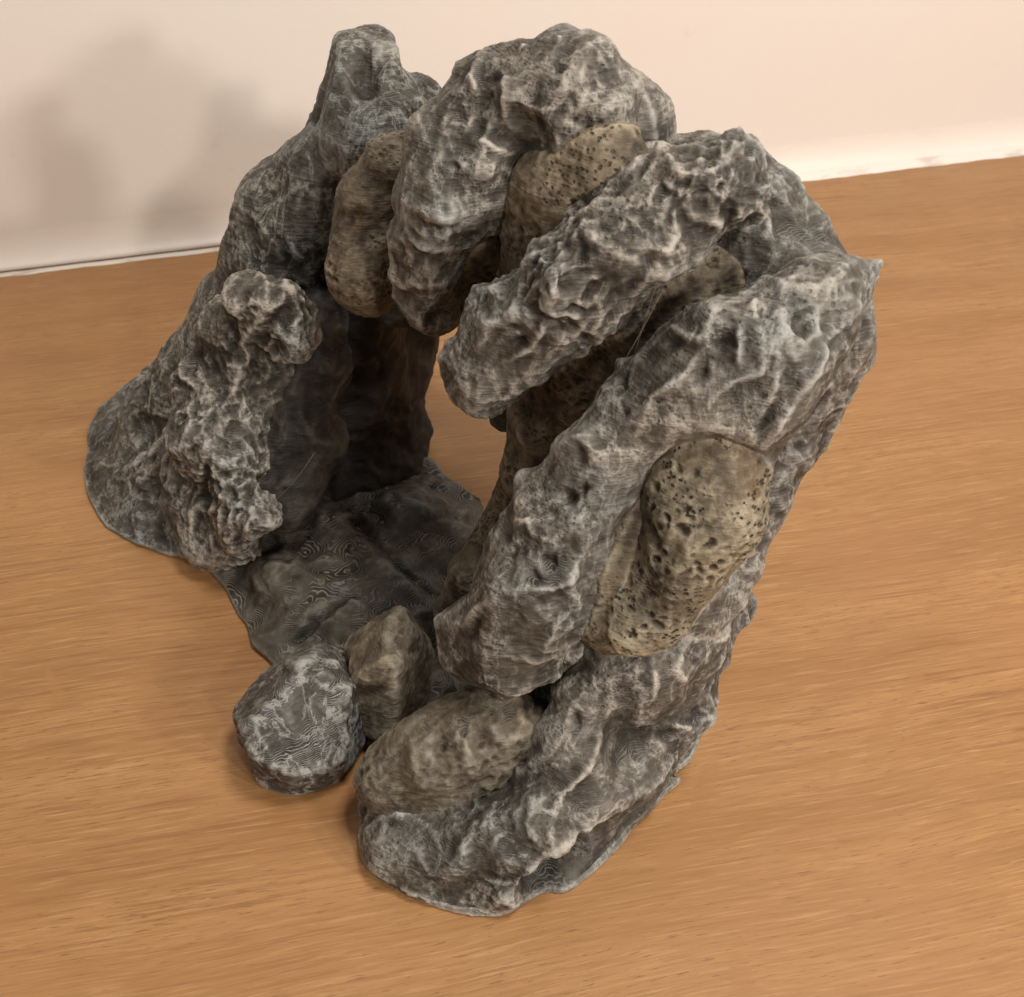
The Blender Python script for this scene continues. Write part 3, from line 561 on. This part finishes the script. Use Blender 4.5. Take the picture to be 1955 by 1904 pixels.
# ------------------------------------------------------------------ table and wall
W0 = PT(0, 516, 'z0')[0]; W1 = PT(1955, 283, 'z0')[0]; wd = (W1-W0)/np.linalg.norm(W1-W0); wn = np.array([-wd[1], wd[0], 0])   # wn points away from the camera
WANG = math.atan2(wd[1], wd[0])
def boxmesh(name, lo, hi, mat, loc, rz, bevel=0):
    x0, y0, z0 = lo; x1, y1, z1 = hi
    v = [(x, y, z) for x in (x0, x1) for y in (y0, y1) for z in (z0, z1)]
    f = [(0, 1, 3, 2), (4, 6, 7, 5), (0, 4, 5, 1), (2, 3, 7, 6), (0, 2, 6, 4), (1, 5, 7, 3)]
    me = bpy.data.meshes.new(name); me.from_pydata(v, [], f); me.materials.append(mat)
    o = bpy.data.objects.new(name, me); C.objects.link(o); o.location = loc; o.rotation_euler[2] = rz
    return o
def smear(t, P, u, y, u2, y2, wpx, inv):
    """mask of a wiped streak between two spots of the table"""
    a = inv @ (np.append(PT(u, y, 'z0')[0], 1)); b = inv @ (np.append(PT(u2, y2, 'z0')[0], 1)); c = (a+b)/2; v = b-a; L = np.linalg.norm(v[:2])/2
    m = t.n('ShaderNodeMapping', vector_type='TEXTURE'); m.inputs['Location'].default_value = (c[0], c[1], 0)
    m.inputs['Rotation'].default_value = (0, 0, math.atan2(v[1], v[0])); m.inputs['Scale'].default_value = (L, wpx*.00025, 1)
    x = t.n('ShaderNodeVectorMath', operation='ADD'); t.l(P, x.inputs[0]); nn = t.n('ShaderNodeTexNoise'); t.l(P, nn.inputs['Vector']); nn.inputs['Scale'].default_value = 60
    t.l(t.vmul(nn.outputs['Color'], (.006, .006, 0)), x.inputs[1]); t.l(x.outputs[0], m.inputs['Vector'])
    ln = t.n('ShaderNodeVectorMath', operation='LENGTH'); t.l(m.outputs[0], ln.inputs[0])
    return t.ss(ln.outputs['Value'], 1.1, .75)
def wood(inv):
    t = NT('oak_veneer'); tc = t.n('ShaderNodeTexCoord'); P = tc.outputs['Object']
    warp = t.noise(P, 5, 2, .5)
    sep = t.n('ShaderNodeSeparateXYZ'); t.l(P, sep.inputs[0])
    y = t.math('ADD', sep.outputs[1], t.math('MULTIPLY', warp, .014))
    y = t.math('ADD', y, t.math('MULTIPLY', sep.outputs[0], .05))
    cmb = t.n('ShaderNodeCombineXYZ'); t.l(sep.outputs[0], cmb.inputs[0]); t.l(y, cmb.inputs[1]); t.l(sep.outputs[2], cmb.inputs[2]); Q = cmb.outputs[0]
    broad = t.noise(t.vmul(Q, (3, 30, 1)), 1.0, 3, .55)
    band = t.noise(t.vmul(Q, (12, 400, 1)), 1.0, 4, .65)
    band2 = t.noise(t.vmul(Q, (34, 780, 1)), 1.0, 3, .6)
    fine = t.noise(t.vmul(Q, (60, 1000, 1)), 1.0, 3, .6)
    pore = t.noise(t.vmul(Q, (100, 900, 1)), 1.0, 3, .6)
    cloud = t.noise(P, 9, 3, .55)
    region = t.ss(t.noise(P, 4, 2), .4, .62)
    dens = t.ss(broad, .40, .62, .64, .57)
    pm = t.ss(pore, dens, t.math('ADD', dens, .10))
    c = t.mix(t.ss(broad, .3, .7), (.320, .162, .058), (.405, .222, .085))
    c = t.mix(t.math('MULTIPLY', t.ss(band, .46, .70), t.math('MULTIPLY_ADD', region, .55, .50)), c, (.245, .112, .040))
    c = t.mix(t.ss(band2, .50, .70, 0, .45), c, (.56, .34, .165))
    c = t.mix(t.ss(fine, .47, .68, 0, .5), c, (.25, .120, .045))
    c = t.mix(t.math('MULTIPLY', pm, .80), c, (.21, .095, .038))
    c = t.mix(t.ss(cloud, .38, .70, 0, .40), c, (.385, .195, .080))
    sm = None
    for a in ((1375, 1430, 1330, 1560, 17), (1325, 1530, 1255, 1690, 22), (1765, 1240, 1730, 1350, 14), (1715, 1335, 1655, 1470, 15), (1625, 1410, 1590, 1480, 10), (1415, 1790, 1430, 1904, 18), (640, 1560, 740, 1640, 20), (100, 1260, 130, 1330, 10)):
        k = smear(t, P, *a, inv); sm = k if sm is None else t.math('MAXIMUM', sm, k)
    c = t.mix(t.math('MULTIPLY', sm, .6), c, (.35, .18, .066))
    t.l(c, t.b.inputs['Base Color']); t.b.inputs['Specular IOR Level'].default_value = .45
    t.l(t.ss(t.noise(P, 14, 3), .3, .7, .40, .52), t.b.inputs['Roughness'])
    hgt = t.math('SUBTRACT', t.math('MULTIPLY', fine, .4), pm)
    t.l(t.bump(hgt, .0002, .35), t.b.inputs['Normal'])
    return t.m
def wallm():
    t = NT('cream_wall_paint'); tc = t.n('ShaderNodeTexCoord'); P = tc.outputs['Object']
    c = t.mix(t.ss(t.noise(P, 5, 2), .35, .65), (.83, .795, .745), (.845, .785, .735))
    c = t.mix(t.ss(t.noise(P, 22, 4, .6), .66, .74, 0, .10), c, (.45, .40, .36))
    t.l(c, t.b.inputs['Base Color']); t.b.inputs['Roughness'].default_value = .5
    t.l(t.bump(t.noise(P, 120, 3), .0006, .3), t.b.inputs['Normal'])
    return t.m
def plain(name, col, rough=.5, dirt=None):
    t = NT(name); P = t.n('ShaderNodeTexCoord').outputs['Object']
    c = t.mix(t.ss(t.noise(t.vmul(P, (1, 3, 3)), 26, 4, .6), .50, .66, 0, .55), col, dirt or tuple(x*.8 for x in col))
    t.l(c, t.b.inputs['Base Color']); t.b.inputs['Roughness'].default_value = rough
    return t.m
mid = (W0+W1)/2
ca, sa = math.cos(WANG), math.sin(WANG)
INV = np.array([[ca, sa, 0, -(ca*mid[0]+sa*mid[1])], [-sa, ca, 0, -(-sa*mid[0]+ca*mid[1])], [0, 0, 1, 0], [0, 0, 0, 1.]])
table = boxmesh('table_top', (-2, -2.2, -.03), (2, .002, 0), wood(INV), tuple(mid), WANG); table['kind'] = 'structure'
wall = boxmesh('wall', (-2, .004, -.4), (2, .1, 1.9), wallm(), tuple(mid), WANG); wall['kind'] = 'structure'
def loft(name, prof, mat, x0=-1.2, x1=1.2, n=500, jit=0.0, seed=0, fade=None):
    """a profile swept along the wall, waving a little"""
    X = np.linspace(x0, x1, n); m = len(prof); V = []; 
    for i, x in enumerate(X):
        q = np.array([[x*18, seed, 0.], [x*70, seed+9, 0.], [x*9, seed+20, 0.]]); nz = perlin(q)
        kx = 1 + jit*(nz[0]+.6*nz[1]); f = fade(x) if fade else 1
        for (yy, zz) in prof: V.append((x, yy*kx*f, zz*(1+jit*.8*nz[2])*f if zz > 0 else zz))
    F = [(i*m+j, i*m+j+1, (i+1)*m+j+1, (i+1)*m+j) for i in range(n-1) for j in range(m-1)]
    me = bpy.data.meshes.new(name); me.from_pydata(V, [], F); me.materials.append(mat); me.polygons.foreach_set('use_smooth', [True]*len(F))
    o = bpy.data.objects.new(name, me); C.objects.link(o); o.location = tuple(mid); o.rotation_euler[2] = WANG; return o
# coved foot of the wall, with a dark joint above the caulk
cove = [(.0042, .030)] + [(.004 - .0105*(1-math.cos(a)), .028 - .0245*math.sin(a)) for a in np.linspace(.06, PI/2-.25, 10)] + [(-.0055, .0016), (.003, .0014)]
tr = loft('cove_trim', cove, plain('white_cove_paint', (.86, .80, .74), .45, (.82, .76, .70)), jit=.03); tr['kind'] = 'structure'
bead = [(-.0050, .0003), (-.0085, .0009), (-.0098, .0009), (-.0112, -.0002)]
bd = loft('caulk_bead', bead, plain('white_caulk', (.80, .74, .68), .5, (.45, .38, .32)), jit=.22, seed=5); bd['kind'] = 'structure'
bead2 = [(-.0035, .0045), (-.0060, .0042), (-.0092, .0026), (-.0118, .0010), (-.0128, -.0002)]
bd2 = loft('caulk_bead', bead2, plain('smeared_caulk', (.84, .79, .73), .5, (.50, .44, .40)), x0=-.12, x1=1.2, jit=.16, seed=31); bd2['kind'] = 'structure'
